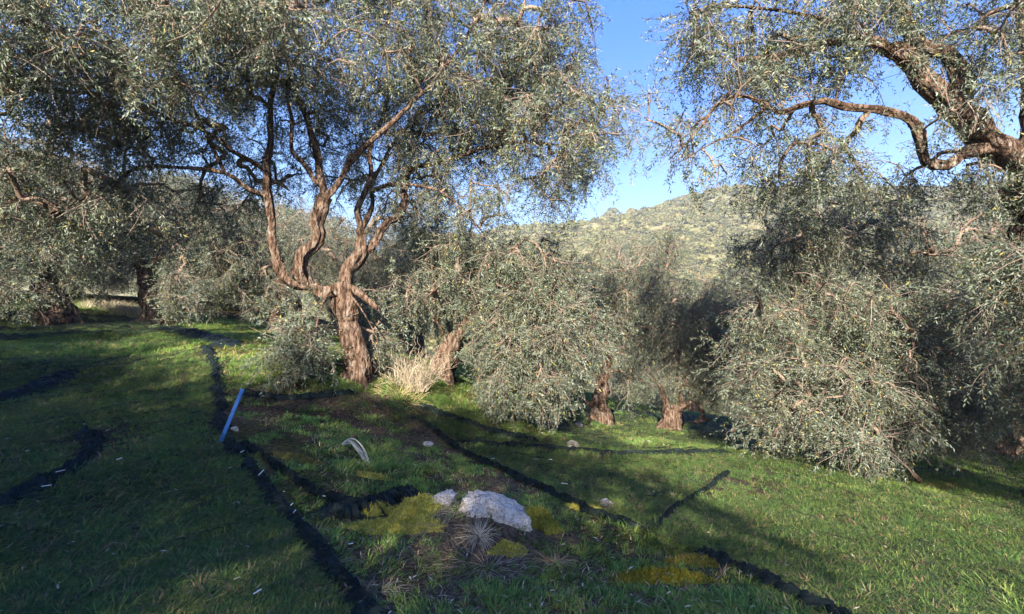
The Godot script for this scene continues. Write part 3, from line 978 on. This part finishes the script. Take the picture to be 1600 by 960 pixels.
func net(label: String, a: Array, b: Array, m: Material, rise: float, fold: float, seed_: int, nu := 90, nv := 90) -> Node3D:
	var A := walk(a, nu)
	var B := walk(b, nu)
	var at := A[nu / 2]
	var root := base("harvest_net", at)
	tag(root, label, "net", "harvest nets spread on the slope")
	var t := Tri.new()
	for i in nu:
		for j in nv:
			var v := float(j) / (nv - 1)
			var p := A[i].lerp(B[i], v)
			var edge := minf(v, 1.0 - v) * A[i].distance_to(B[i])
			var wig := fine.get_noise_2d(i * .35 + seed_ * 9, seed_) * .09 * exp(-edge * 3.0)
			p += (B[i] - A[i]).normalized() * wig
			var w := fine.get_noise_2d(p.x * .9 + p.z * .5 + seed_, p.z * .22 - p.x * .1 + seed_)
			var crease := pow(1.0 - absf(w), 9.0)
			var y := H(p.x, p.z) + rise * (.75 + .5 * rough.get_noise_2d(p.x * 1.7, p.z * 1.7 + seed_)) + fold * crease + fold * .5 * fine.get_noise_2d(p.x * 3.1, p.z * 3.1 + seed_)
			y = maxf(y, H(p.x, p.z) + .008)
			t.v.append(Vector3(p.x, y, p.z) - at)
			t.uv.append(Vector2(p.x, p.z))
	for i in nu - 1:
		for j in nv - 1:
			var q := i * nv + j
			t.i.append_array(PackedInt32Array([q, q + 1, q + nv, q + 1, q + nv + 1, q + nv]))
	t.smooth()
	part("sheet", t.done(), m, root)
	return root

# a gathered, bunched length of net lying on the ground
func bunch(parent: Node3D, list: Array, wide: float, high: float, seed_: int, called := "gathered_edge") -> void:
	var n := maxi(24, list.size() * 16)
	var c := walk(list, n)
	var t := Tri.new()
	var m := 11
	for i in n:
		var dir := (c[mini(i + 1, n - 1)] - c[maxi(i - 1, 0)]).normalized()
		var side := dir.cross(Vector3.UP).normalized()
		var end := minf(1.0, minf(i, n - 1 - i) / 6.0)
		var ww := wide * (.95 + .8 * fine.get_noise_2d(i * .23, seed_ * 7.0) + .3 * fine.get_noise_2d(i * .35, seed_ * 5.0)) * (.2 + .8 * end)
		var hh := high * .55 * (.7 + .9 * fine.get_noise_2d(i * .5, seed_ * 3.0 + 50)) * end
		var ragged := [fine.get_noise_2d(i * .22, seed_ + 90.0) * wide * .9, fine.get_noise_2d(i * .22, seed_ + 190.0) * wide * .9]
		cover(c[i].x, c[i].z, ww * .8)
		for j in m:
			var u := float(j) / (m - 1) * 2.0 - 1.0
			var p: Vector3 = c[i] + side * (u * ww + (ragged[0] if u < 0 else ragged[1]) * u * u + fine.get_noise_2d(i * .3, seed_) * wide * .5)
			var bulk := pow(maxf(0.0, 1.0 - absf(u)), .6)
			var y := H(p.x, p.z) + .012 + .055 * end * (1.0 - u * u) + hh * bulk * (1.0 + .8 * fine.get_noise_2d(u * 3.0 + seed_ * 5, i * .3)) + .05 * end * bulk * fine.get_noise_2d(j * 1.3, i * .3 + seed_)
			y = maxf(y, H(p.x, p.z) + .01)
			t.v.append(Vector3(p.x, y, p.z) - parent.position)
			t.uv.append(Vector2(p.x, p.z))
	for i in n - 1:
		for j in m - 1:
			var q := i * m + j
			t.i.append_array(PackedInt32Array([q, q + 1, q + m, q + 1, q + m + 1, q + m]))
	t.smooth()
	part(called, t.done(), M.net2, parent)

func nets() -> void:
	var a := net("wide sheer net over the grass, ending at the gathered dark seam and blue slat",
		[[330, 555], [345, 620], [352, 690], [400, 748], [480, 842], [565, 955], [680, 1150]], [[-260, 545], [-330, 600], [-420, 680], [-520, 760], [-700, 860], [-820, 980], [-900, 1150]], M.net0, .10, .05, 1, 130, 150)
	bunch(a, [[318, 540], [335, 575], [342, 620], [350, 690]], .085, .035, 1)
	bunch(a, [[350, 690], [385, 725], [432, 790], [480, 842], [530, 905], [575, 965], [640, 1060]], .065, .05, 2)
	bunch(a, [[-60, 815], [40, 775], [115, 735], [145, 700], [125, 676]], .075, .04, 3, "fold")
	bunch(a, [[-60, 640], [30, 620], [90, 592], [130, 583]], .17, .04, 4, "fold")
	var b := net("sheer net on the open grass beside the boulder, reaching the wide thick olive",
		[[690, 690], [760, 728], [860, 775], [940, 812], [1060, 862], [1200, 930], [1420, 1050]], [[880, 690], [1150, 710], [1330, 752], [1500, 785], [1700, 810], [1900, 880], [2100, 1000]], M.net0, .09, .045, 2, 130, 120)
	bunch(b, [[640, 650], [700, 692], [780, 735], [870, 778], [950, 815], [1020, 835]], .04, .02, 5)
	bunch(b, [[1020, 835], [1060, 795], [1110, 765], [1145, 740]], .018, .015, 6, "fold")
	bunch(b, [[700, 690], [800, 700], [920, 708], [1030, 712], [1150, 710]], .03, .02, 7)
	bunch(b, [[1080, 865], [1180, 905], [1260, 945], [1380, 1010]], .07, .03, 8)
	var c := net("dark net laid over the humps between dry bush and rounded olive",
		[[560, 628], [640, 640], [720, 650], [800, 655], [900, 660]], [[600, 650], [690, 688], [800, 702], [900, 706], [1000, 708]], M.net0, .09, .05, 3, 80, 60)
	bunch(c, [[640, 632], [720, 660], [790, 682], [850, 694]], .06, .05, 9)
	net("black net under the flared pale trunk and the squat hollow trunk",
		[[860, 640], [950, 640], [1050, 648], [1180, 660], [1300, 680]], [[880, 688], [980, 704], [1080, 708], [1180, 712], [1320, 735]], M.net1, .05, .05, 4, 80, 60)
	var e := net("black net heaped over the shaded bank behind the green net",
		[[-200, 492], [-60, 490], [60, 486], [140, 492], [230, 506]], [[-260, 545], [-100, 545], [60, 540], [180, 530], [320, 530]], M.net1, .10, .10, 5, 80, 60)
	bunch(e, [[235, 515], [280, 520], [330, 530], [370, 545]], .25, .08, 10, "fold")
	var f := net("brownish net over bare soil between blue slat and drooping olive shoots",
		[[335, 556], [400, 568], [470, 585], [560, 610], [620, 632]], [[350, 625], [410, 640], [500, 655], [600, 672], [680, 690]], M.net0, .03, .03, 6, 80, 60)
	bunch(f, [[370, 615], [430, 625], [500, 622], [560, 615]], .03, .025, 11)
	var g := base("gathered_net", G(520, 805))
	tag(g, "black bundled net lying in a heap beside the mossy stone", "net")
	bunch(g, [[500, 800], [520, 803], [550, 802], [600, 790], [650, 775]], .12, .06, 12, "heap")
	bunch(g, [[370, 695], [420, 725], [470, 760], [530, 790], [600, 795]], .022, .03, 13, "cord")

# ------------------------------------------------------------------ stones, moss, small things
func lump(size: Vector3, seed_: int, bumps: float, rings := 22, round_ := 32) -> ArrayMesh:
	var t := Tri.new()
	for j in rings + 1:
		for i in round_:
			var th := PI * j / rings
			var ph := TAU * i / round_
			var d := Vector3(sin(th) * cos(ph), cos(th), sin(th) * sin(ph))
			var r := 1.0 + bumps * (rough.get_noise_3dv(d * 1.6 + Vector3.ONE * seed_ * 7.0) * 1.3 + fine.get_noise_3dv(d * .9 + Vector3.ONE * seed_ * 3.0) * .5)
			t.v.append(d * r * size)
	for j in rings:
		for i in round_:
			var a := j * round_ + i
			var b := j * round_ + (i + 1) % round_
			t.i.append_array(PackedInt32Array([a, b, a + round_, b, b + round_, a + round_]))
	t.outward()
	t.smooth()
	return t.done()

func boulder() -> void:
	# crest line sighted in the photograph, given depth and a sloping face
	var at := G(745, 848)
	var root := base("boulder", at)
	tag(root, "pitted white limestone boulder with dark lichen spots set in mossy soil", "boulder")
	for piece in [["main_stone", P(768, 808, 4.0) - at, Vector3(.30, .16, .21), 4, .5, -.36], ["side_stone", P(690, 785, 4.1) - at, Vector3(.13, .075, .10), 9, .6, .2]]:
		var t := Tri.new()
		var sz: Vector3 = piece[2]
		var R := 34
		var N := 48
		for j in R + 1:
			for i in N:
				var th := PI * j / R
				var ph := TAU * i / N
				var d := Vector3(sin(th) * cos(ph), cos(th), sin(th) * sin(ph))
				var sq := d / pow(pow(absf(d.x), 2.3) + pow(absf(d.y), 2.3) + pow(absf(d.z), 2.3), 1.0 / 2.3)
				var r := 1.0 + float(piece[4]) * (rough.get_noise_3dv(sq * 1.1 + Vector3.ONE * piece[3]) * .8 + fine.get_noise_3dv(sq * .8 + Vector3.ONE * piece[3]) * .35 + fine.get_noise_3dv(sq * 2.6) * .28 - .55 * pow(1.0 - absf(rough.get_noise_3dv(sq * 2.2 + Vector3.ONE * 3.0)), 9.0) * .35)
				var v := sq * r * sz
				v.y += v.x * float(piece[5]) * .9 * (1.0 if v.y > 0 else .2)
				v.z += v.y * -.35
				t.v.append(v + piece[1])
		for j in R:
			for i in N:
				var a := j * N + i
				var b := j * N + (i + 1) % N
				t.i.append_array(PackedInt32Array([a, b, a + N, b, b + N, a + N]))
		t.outward()
		t.smooth()
		part(piece[0], t.done(), M.limestone, root)
		# lichen spots and pits: small dark crusts on the stone
		if piece[0] == "main_stone":
			rng.seed = 5
			var s := Tri.new()
			for k in 70:
				var q := rng.randi_range(N * 5, N * 22)
				if t.n[q].z < -.1 : continue
				var nn := t.n[q]
				var e := nn.cross(Vector3.UP).normalized()
				var f := nn.cross(e)
				var rr := rng.randf_range(.004, .011)
				var b := s.v.size()
				var cc: Vector3 = t.v[q].lerp(t.v[q + 1], rng.randf()) + nn * .004
				s.v.append(cc + nn * .003)
				for w in 7:
					s.v.append(cc + (e * cos(TAU * w / 7) + f * sin(TAU * w / 7)) * rr * rng.randf_range(.6, 1.2) - nn * .003)
				for w in 7:
					s.i.append_array(PackedInt32Array([b, b + 1 + w, b + 1 + (w + 1) % 7]))
			part("lichen", s.done(), mat("lichen", lin(.035, .032, .03), 1.0), root).set_meta("kind", "stuff")

func moss(label: String, px: float, py: float, rx: float, rz: float, high: float, seed_: int, cols := [Color(.42, .38, .08), Color(.50, .44, .10), Color(.29, .28, .06)]) -> void:
	rng.seed = seed_
	var at := G(px, py)
	var t := Tri.new()
	var R := 12
	var N := 26
	var prof := func(u: float, a: float) -> Vector3:
		var k := 1.0 + .6 * fine.get_noise_2d(cos(a) * 1.6 + seed_ * 11, sin(a) * 1.6)
		var x := cos(a) * rx * u * k
		var z := sin(a) * rz * u * k
		var y := H(at.x + x, at.z + z) - at.y + high * (1.0 - u * u) * (1.0 + .7 * fine.get_noise_2d(x * 14.0 + seed_, z * 14.0)) + .004 - .02 * u * u
		return Vector3(x, y, z)
	for j in R + 1:
		for i in N:
			t.v.append(prof.call(float(j) / R, TAU * i / N))
			t.c.append(cols[2] * .8)
	for j in R:
		for i in N:
			var a := j * N + i
			var b := j * N + (i + 1) % N
			t.i.append_array(PackedInt32Array([a, b, a + N, b, b + N, a + N]))
	for k in 60:
		var q: Vector3 = prof.call(sqrt(rng.randf()), rng.randf() * TAU)
		cover(at.x + q.x, at.z + q.z, .05)
	var n := int(26000.0 * rx * rz * PI) + 500
	for k in n:
		var p: Vector3 = prof.call(sqrt(rng.randf()) * rng.randf_range(.95, 1.22), rng.randf() * TAU)
		var d := (Vector3.UP + rv() * .8).normalized() * rng.randf_range(.012, .040)
		var s := d.cross(rv()).normalized() * rng.randf_range(.002, .0045)
		var b := t.v.size()
		var c: Color = cols[rng.randi() % cols.size()] * rng.randf_range(.7, 1.25)
		for q in [p - s, p + s, p + d]:
			t.v.append(q); t.c.append(c)
		t.i.append_array(PackedInt32Array([b, b + 1, b + 2]))
	var o := part("moss_patch", t.done(), M.moss)
	o.position = at
	tag(o, label, "moss", "moss patches round the boulder")

func straw(called: String, label: String, category: String, at: Vector3, n: int, long: float, flat: float, seed_: int, cols: Array, spread := .05, thin := .0022) -> Node3D:
	rng.seed = seed_
	var t := Tri.new()
	for k in n:
		var a := rng.randf() * TAU
		var p := Vector3(cos(a), 0, sin(a)) * spread * rng.randf()
		p.y = H(at.x + p.x, at.z + p.z) - at.y
		var d := (Vector3(cos(a), 0, sin(a)) * flat + Vector3.UP * rng.randf_range(.2, 1) + rv() * .3).normalized()
		var l := long * rng.randf_range(.4, 1.1)
		var pts := PackedVector3Array()
		var rr := PackedFloat32Array()
		for s in 5:
			pts.append(p)
			rr.append(thin * (1 - s * .15))
			p += d * l / 4
			p.y = maxf(p.y, H(at.x + p.x, at.z + p.z) - at.y + .004)
			d = (d + Vector3.DOWN * .28 * flat + rv() * .18).normalized()
		var c: Color = cols[rng.randi() % cols.size()] * rng.randf_range(.75, 1.2)
		tube(t, pts, rr, 3, 0, c)
	t.smooth()
	var root := base(called, at)
	tag(root, label, category)
	part("stalks", t.done(), M.straw, root).set_meta("kind", "stuff")
	return root

func small_things() -> void:
	boulder()
	moss("yellow green moss cushion climbing the stone beside the black net heap", 648, 800, .21, .24, .08, 1)
	moss("long mossy ledge below the limestone, frayed at its edge", 618, 828, .36, .10, .06, 2)
	moss("small moss cushion touching the black net heap", 588, 800, .15, .10, .05, 3)
	moss("dark olive moss mound against the falling edge of the white stone", 845, 818, .16, .17, .09, 4, [Color(.19, .2, .04), Color(.25, .24, .05), Color(.14, .15, .03)])
	moss("narrow moss streak under the straw, ending in a point", 795, 862, .13, .07, .045, 5)
	moss("flat thin moss patch beside the dry arched twig", 585, 746, .19, .06, .02, 6)
	moss("flat moss patch with brown edge under the gathered seam", 465, 718, .24, .08, .02, 7, [Color(.17, .165, .03), Color(.22, .19, .08), Color(.14, .12, .05)])
	moss("moss patch lying on the dark edge of the sheer net", 912, 795, .17, .10, .03, 8)
	moss("broad sunlit moss sheet on the bare earth beneath the sheer net", 1030, 905, .34, .14, .04, 9, [Color(.24, .21, .03), Color(.28, .23, .05), Color(.16, .16, .02)])
	moss("sunlit grassy moss hump at the rim of the bare earth", 1085, 880, .24, .11, .035, 10, [Color(.22, .19, .05), Color(.26, .21, .08), Color(.12, .14, .02)])
	var pale := [Color(.46, .39, .26), Color(.38, .31, .2), Color(.52, .46, .34)]
	straw("straw_tuft", "pale tuft of dead straw in front of the white boulder", "straw", G(748, 838), 130, .15, 1.6, 41, pale, .07)
	straw("straw_tuft", "reddish brown dead grass lying on the soil below the moss mound", "straw", G(868, 880), 110, .15, 1.1, 42, [Color(.30, .20, .13), Color(.24, .15, .1), Color(.36, .28, .19)], .07)
	straw("straw_tuft", "thin grey dead stalks strewn over the soil left of the boulder's face", "straw", G(690, 820), 60, .25, 1.4, 43, [Color(.3, .26, .2), Color(.22, .18, .13)], .16)
	straw("straw_tuft", "crisp dry weed growing out of the gathered black seam", "weed", G(512, 885), 70, .15, .8, 44, [Color(.25, .24, .17), Color(.17, .18, .11)], .08)
	straw("straw_tuft", "low tangle of dead stems on soil beside dry weed", "weed", G(590, 925), 60, .16, 1.2, 45, [Color(.2, .17, .13), Color(.28, .25, .19)], .1)
	straw("straw_tuft", "short sunlit dry grass round the foot of the pale bush", "grass", G(622, 615), 260, .22, .7, 46, [Color(.42, .36, .17), Color(.34, .31, .12), Color(.5, .43, .25)], .42, .004)
	straw("straw_tuft", "tiny dried plant with pale stems alone on the sheer net", "weed", G(1123, 782), 22, .09, .7, 47, pale, .03)
	straw("straw_tuft", "flattened pale straw draped over the mound between the two stone pieces", "straw", G(715, 795), 90, .18, 1.3, 48, pale, .10)
	straw("straw_tuft", "scattered dead stems on dark soil below the straw tuft", "straw", G(760, 885), 110, .2, 1.5, 49, [Color(.3, .25, .19), Color(.2, .16, .12), Color(.4, .34, .26)], .28)
	# dry bush by the old trunk
	rng.seed = 60
	var bush := base("dry_bush", G(645, 612))
	tag(bush, "pale leafless dry bush of fine upright stems beside the old trunk", "bush")
	var t := Tri.new()
	for k in 150:
		var a := rng.randf() * TAU
		var p := Vector3(cos(a), 0, sin(a)) * .24 * sqrt(rng.randf())
		var d := (Vector3.UP + Vector3(cos(a), 0, sin(a)) * rng.randf_range(.0, 1.0) + rv() * .3).normalized()
		var l := rng.randf_range(.3, .72)
		var pts := PackedVector3Array()
		var tone := Color(.36, .30, .22) * rng.randf_range(.7, 1.25)
		for s in 6:
			pts.append(p)
			p += d * l / 5
			d = (d + rv() * .42).normalized()
			if s > 1:
				var q := p
				var e := (d + rv() * .9).normalized()
				var side := PackedVector3Array([q, q + e * l * .12, q + (e + rv() * .3).normalized() * l * .26])
				tube(t, side, PackedFloat32Array([.003, .0025, .0015]), 3, 0, tone)
		tube(t, pts, PackedFloat32Array([.005, .0045, .004, .0035, .003, .002]), 3, 0, tone)
	t.smooth()
	part("stems", t.done(), M.straw, bush).set_meta("kind", "stuff")
	# arched bleached twig
	rng.seed = 61
	var tw := base("bleached_twig", G(560, 722))
	tag(tw, "bleached dead twig arching in fine white strands over the soil", "twig")
	t = Tri.new()
	for k in 14:
		var o := rv() * .03
		var c := curve([G(535, 702) + Vector3(0, .05, 0) + o * .4 - tw.position, G(548, 704) + Vector3(0, .10, 0) + o - tw.position, G(563, 714) + Vector3(0, .07, 0) + o * 1.4 - tw.position, G(576, 728) + Vector3(0, .012, 0) + o * .8 * Vector3(1, 0, 1) - tw.position], .03)
		var r := PackedFloat32Array()
		for q in c: r.append(.0028)
		tube(t, c, r, 3, 0, Color(.5, .48, .42) * rng.randf_range(.8, 1.15))
	t.smooth()
	part("strand", t.done(), M.straw, tw).set_meta("kind", "stuff")
	# stones
	var n := 0
	for s in [[668, 697, .075, "white stone alone on the soil between seam and sheer net"], [650, 790, .03, "tiny pale pebble beside the mossy cushion"], [948, 790, .07, "flat pale stone half under the sheer net edge"], [1014, 694, .07, "white stone on the black net below the squat trunk"], [905, 668, .12, "grey stone by the foot of the flared trunk"], [366, 673, .05, "small yellowish stone at the foot of the blue slat"], [896, 700, .13, "grey stone under the rim of the black net"]]:
		var p := G(s[0], s[1])
		var o := part("stone", lump(Vector3(s[2], s[2] * .55, s[2] * .8), 20 + n, .45, 12, 18), M.limestone)
		o.position = p + Vector3(0, s[2] * .2, 0)
		o.rotation.y = n * 1.3
		tag(o, s[3], "stone")
		n += 1
	# blue slat
	var foot := G(343, 694)
	var slat := base("blue_slat", foot)
	tag(slat, "narrow blue plastic slat leaning up from the gathered net seam", "slat")
	var bm := BoxMesh.new()
	bm.size = Vector3(.036, .66, .012)
	var board := part("board", bm, M.blue_plastic, slat)
	var top := P(379, 608, 5.15)
	var dir := (top - foot).normalized()
	var zz := (Vector3(0, 0.2, 1) - dir * dir.dot(Vector3(0, .2, 1))).normalized()
	board.transform = Transform3D(Basis(dir.cross(zz), dir, zz), dir * foot.distance_to(top) * .5)
	bm.size.y = foot.distance_to(top)
	# white pegs along the seams
	n = 0
	rng.seed = 71
	for s in [[378, 724, .10, 80], [408, 758, .13, 78], [456, 810, .05, 78], [460, 822, .05, 75], [186, 733, .04, 60], [94, 753, .06, 60], [72, 777, .06, 20], [42, 720, .03, 90], [131, 676, .05, 140], [506, 792, .025, 0], [838, 728, .07, 5], [860, 728, .05, 0], [882, 768, .07, 0], [402, 950, .05, 70], [548, 870, .03, 30], [770, 728, .04, 10]]:
		var p := G(s[0], s[1])
		var bx := BoxMesh.new()
		bx.size = Vector3(s[2], .004, .006)
		var o := part("white_peg", bx, M.white_plastic)
		o.position = p + Vector3(0, .105 if n < 4 else .085, 0)
		o.rotation = Vector3(0, deg_to_rad(s[3]) + (.35 if n < 4 else 0.0), rng.randf_range(-.15, .15))
		tag(o, "short white peg lying on the dark harvest net", "peg", "white pegs on the nets")
		n += 1
	# fallen leaves, petals and straw bits
	rng.seed = 72
	t = Tri.new()
	leaf(t, Vector3.ZERO, Vector3.RIGHT, Vector3.UP, .05, .011, Color.WHITE)
	var wh := []
	var ti := []
	for k in 2600:
		var d := 2.2 + 11.0 * pow(rng.randf(), 1.5)
		var x := rng.randf_range(-1.05, 1.05) * d
		var y := H(x, -d) + rng.randf_range(.01, .10)
		wh.append(Transform3D(Basis.from_euler(Vector3(rng.randf_range(-.4, .4), rng.randf() * TAU, rng.randf_range(-.3, .3))).scaled(Vector3.ONE * rng.randf_range(.5, 1.1)), Vector3(x, y, -d)))
		ti.append([Color(.4, .36, .26), Color(.14, .1, .06), Color(.22, .2, .13), Color(.1, .11, .06), Color(.36, .32, .25)][mini(4, int(rng.randf() * 4.1))])
	tag(scatter("fallen_leaves", t.done(), M.straw, wh, ti), "dry fallen olive leaves scattered over nets and grass", "leaf litter", "", "stuff")
	# the dry bank up the slope
	rng.seed = 73
	comb = 0.0
	var tuft := make_tuft(34, .26, .16, .6, [Color(.34, .3, .2), Color(.27, .24, .16), Color(.42, .37, .27)])
	wh = []
	ti = []
	for k in 260:
		var u := rng.randf()
		var x := lerpf(-13.5, -9.6, u) + rng.randfn() * .12
		var z := lerpf(-16.5, -14.6, u) + rng.randfn() * .35
		wh.append(Transform3D(Basis(Vector3.UP, rng.randf() * TAU).scaled(Vector3.ONE * rng.randf_range(.8, 1.4)), Vector3(x, H(x, z), z)))
		ti.append(Color.WHITE * rng.randf_range(.8, 1.15))
	tag(scatter("dry_grass", tuft, M.straw, wh, ti), "strip of tall pale dry grass along the shaded bank", "dry grass", "", "stuff")

# ------------------------------------------------------------------
func _ready() -> void:
	var cam := Camera3D.new()
	cam.name = "camera"
	add_child(cam)
	cam.position = Vector3(0, EYE, 0)
	cam.fov = rad_to_deg(2.0 * atan(480.0 / FOCAL))
	cam.near = .05
	cam.far = 4000.0
	cam.current = true
	var we := WorldEnvironment.new()
	var env := Environment.new()
	env.background_mode = Environment.BG_SKY
	var sky := Sky.new()
	var sm := ProceduralSkyMaterial.new()
	sm.sky_top_color = lin(.005, .042, .175)
	sm.sky_horizon_color = lin(.165, .275, .37)
	sm.sky_curve = .135
	sm.sun_angle_max = 60.0
	sm.sun_curve = .26
	sm.ground_bottom_color = Color8(70, 72, 60)
	sm.ground_horizon_color = Color8(150, 160, 150)
	sky.sky_material = sm
	env.sky = sky
	env.background_energy_multiplier = 1.0
	env.tonemap_mode = Environment.TONE_MAPPER_LINEAR
	env.tonemap_exposure = 7.4
	env.sdfgi_enabled = true
	env.ssao_enabled = true
	env.ssil_enabled = true
	env.fog_enabled = true
	env.fog_density = .0006
	env.fog_light_color = Color(.92, .95, 1.0)
	we.environment = env
	add_child(we)
	var sun := DirectionalLight3D.new()
	sun.name = "sun"
	sun.light_energy = .92
	sun.light_color = Color(1.0, .955, .88)
	sun.light_angular_distance = .5
	sun.shadow_enabled = true
	add_child(sun)
	var az := deg_to_rad(9.0)      # behind the viewer, to the left
	var el := deg_to_rad(28.0)
	var to_sun := Vector3(-sin(az) * cos(el), sin(el), cos(az) * cos(el))
	sun.look_at_from_position(to_sun * 50.0, Vector3.ZERO)

	rough.seed = 4
	rough.frequency = .35
	rough.fractal_octaves = 3
	fine.seed = 9
	fine.frequency = .9
	fine.fractal_octaves = 3
	rng.seed = 11
	materials()
	solve_ground()
	ground()
	hill()
	print("ground ", Time.get_ticks_msec())
	rng.seed = 12
	for k in 6:
		sprigs.append(make_spray(7 + k % 3, [.44, .6, .5, .75, .46, .62][k], [.3, .9, .5, 1.3, .7, 1.0][k]))
	trees()
	print("trees ", Time.get_ticks_msec(), " sprigs ", sprig_total)
	nets()
	small_things()
	grass()
	print("done ", Time.get_ticks_msec())
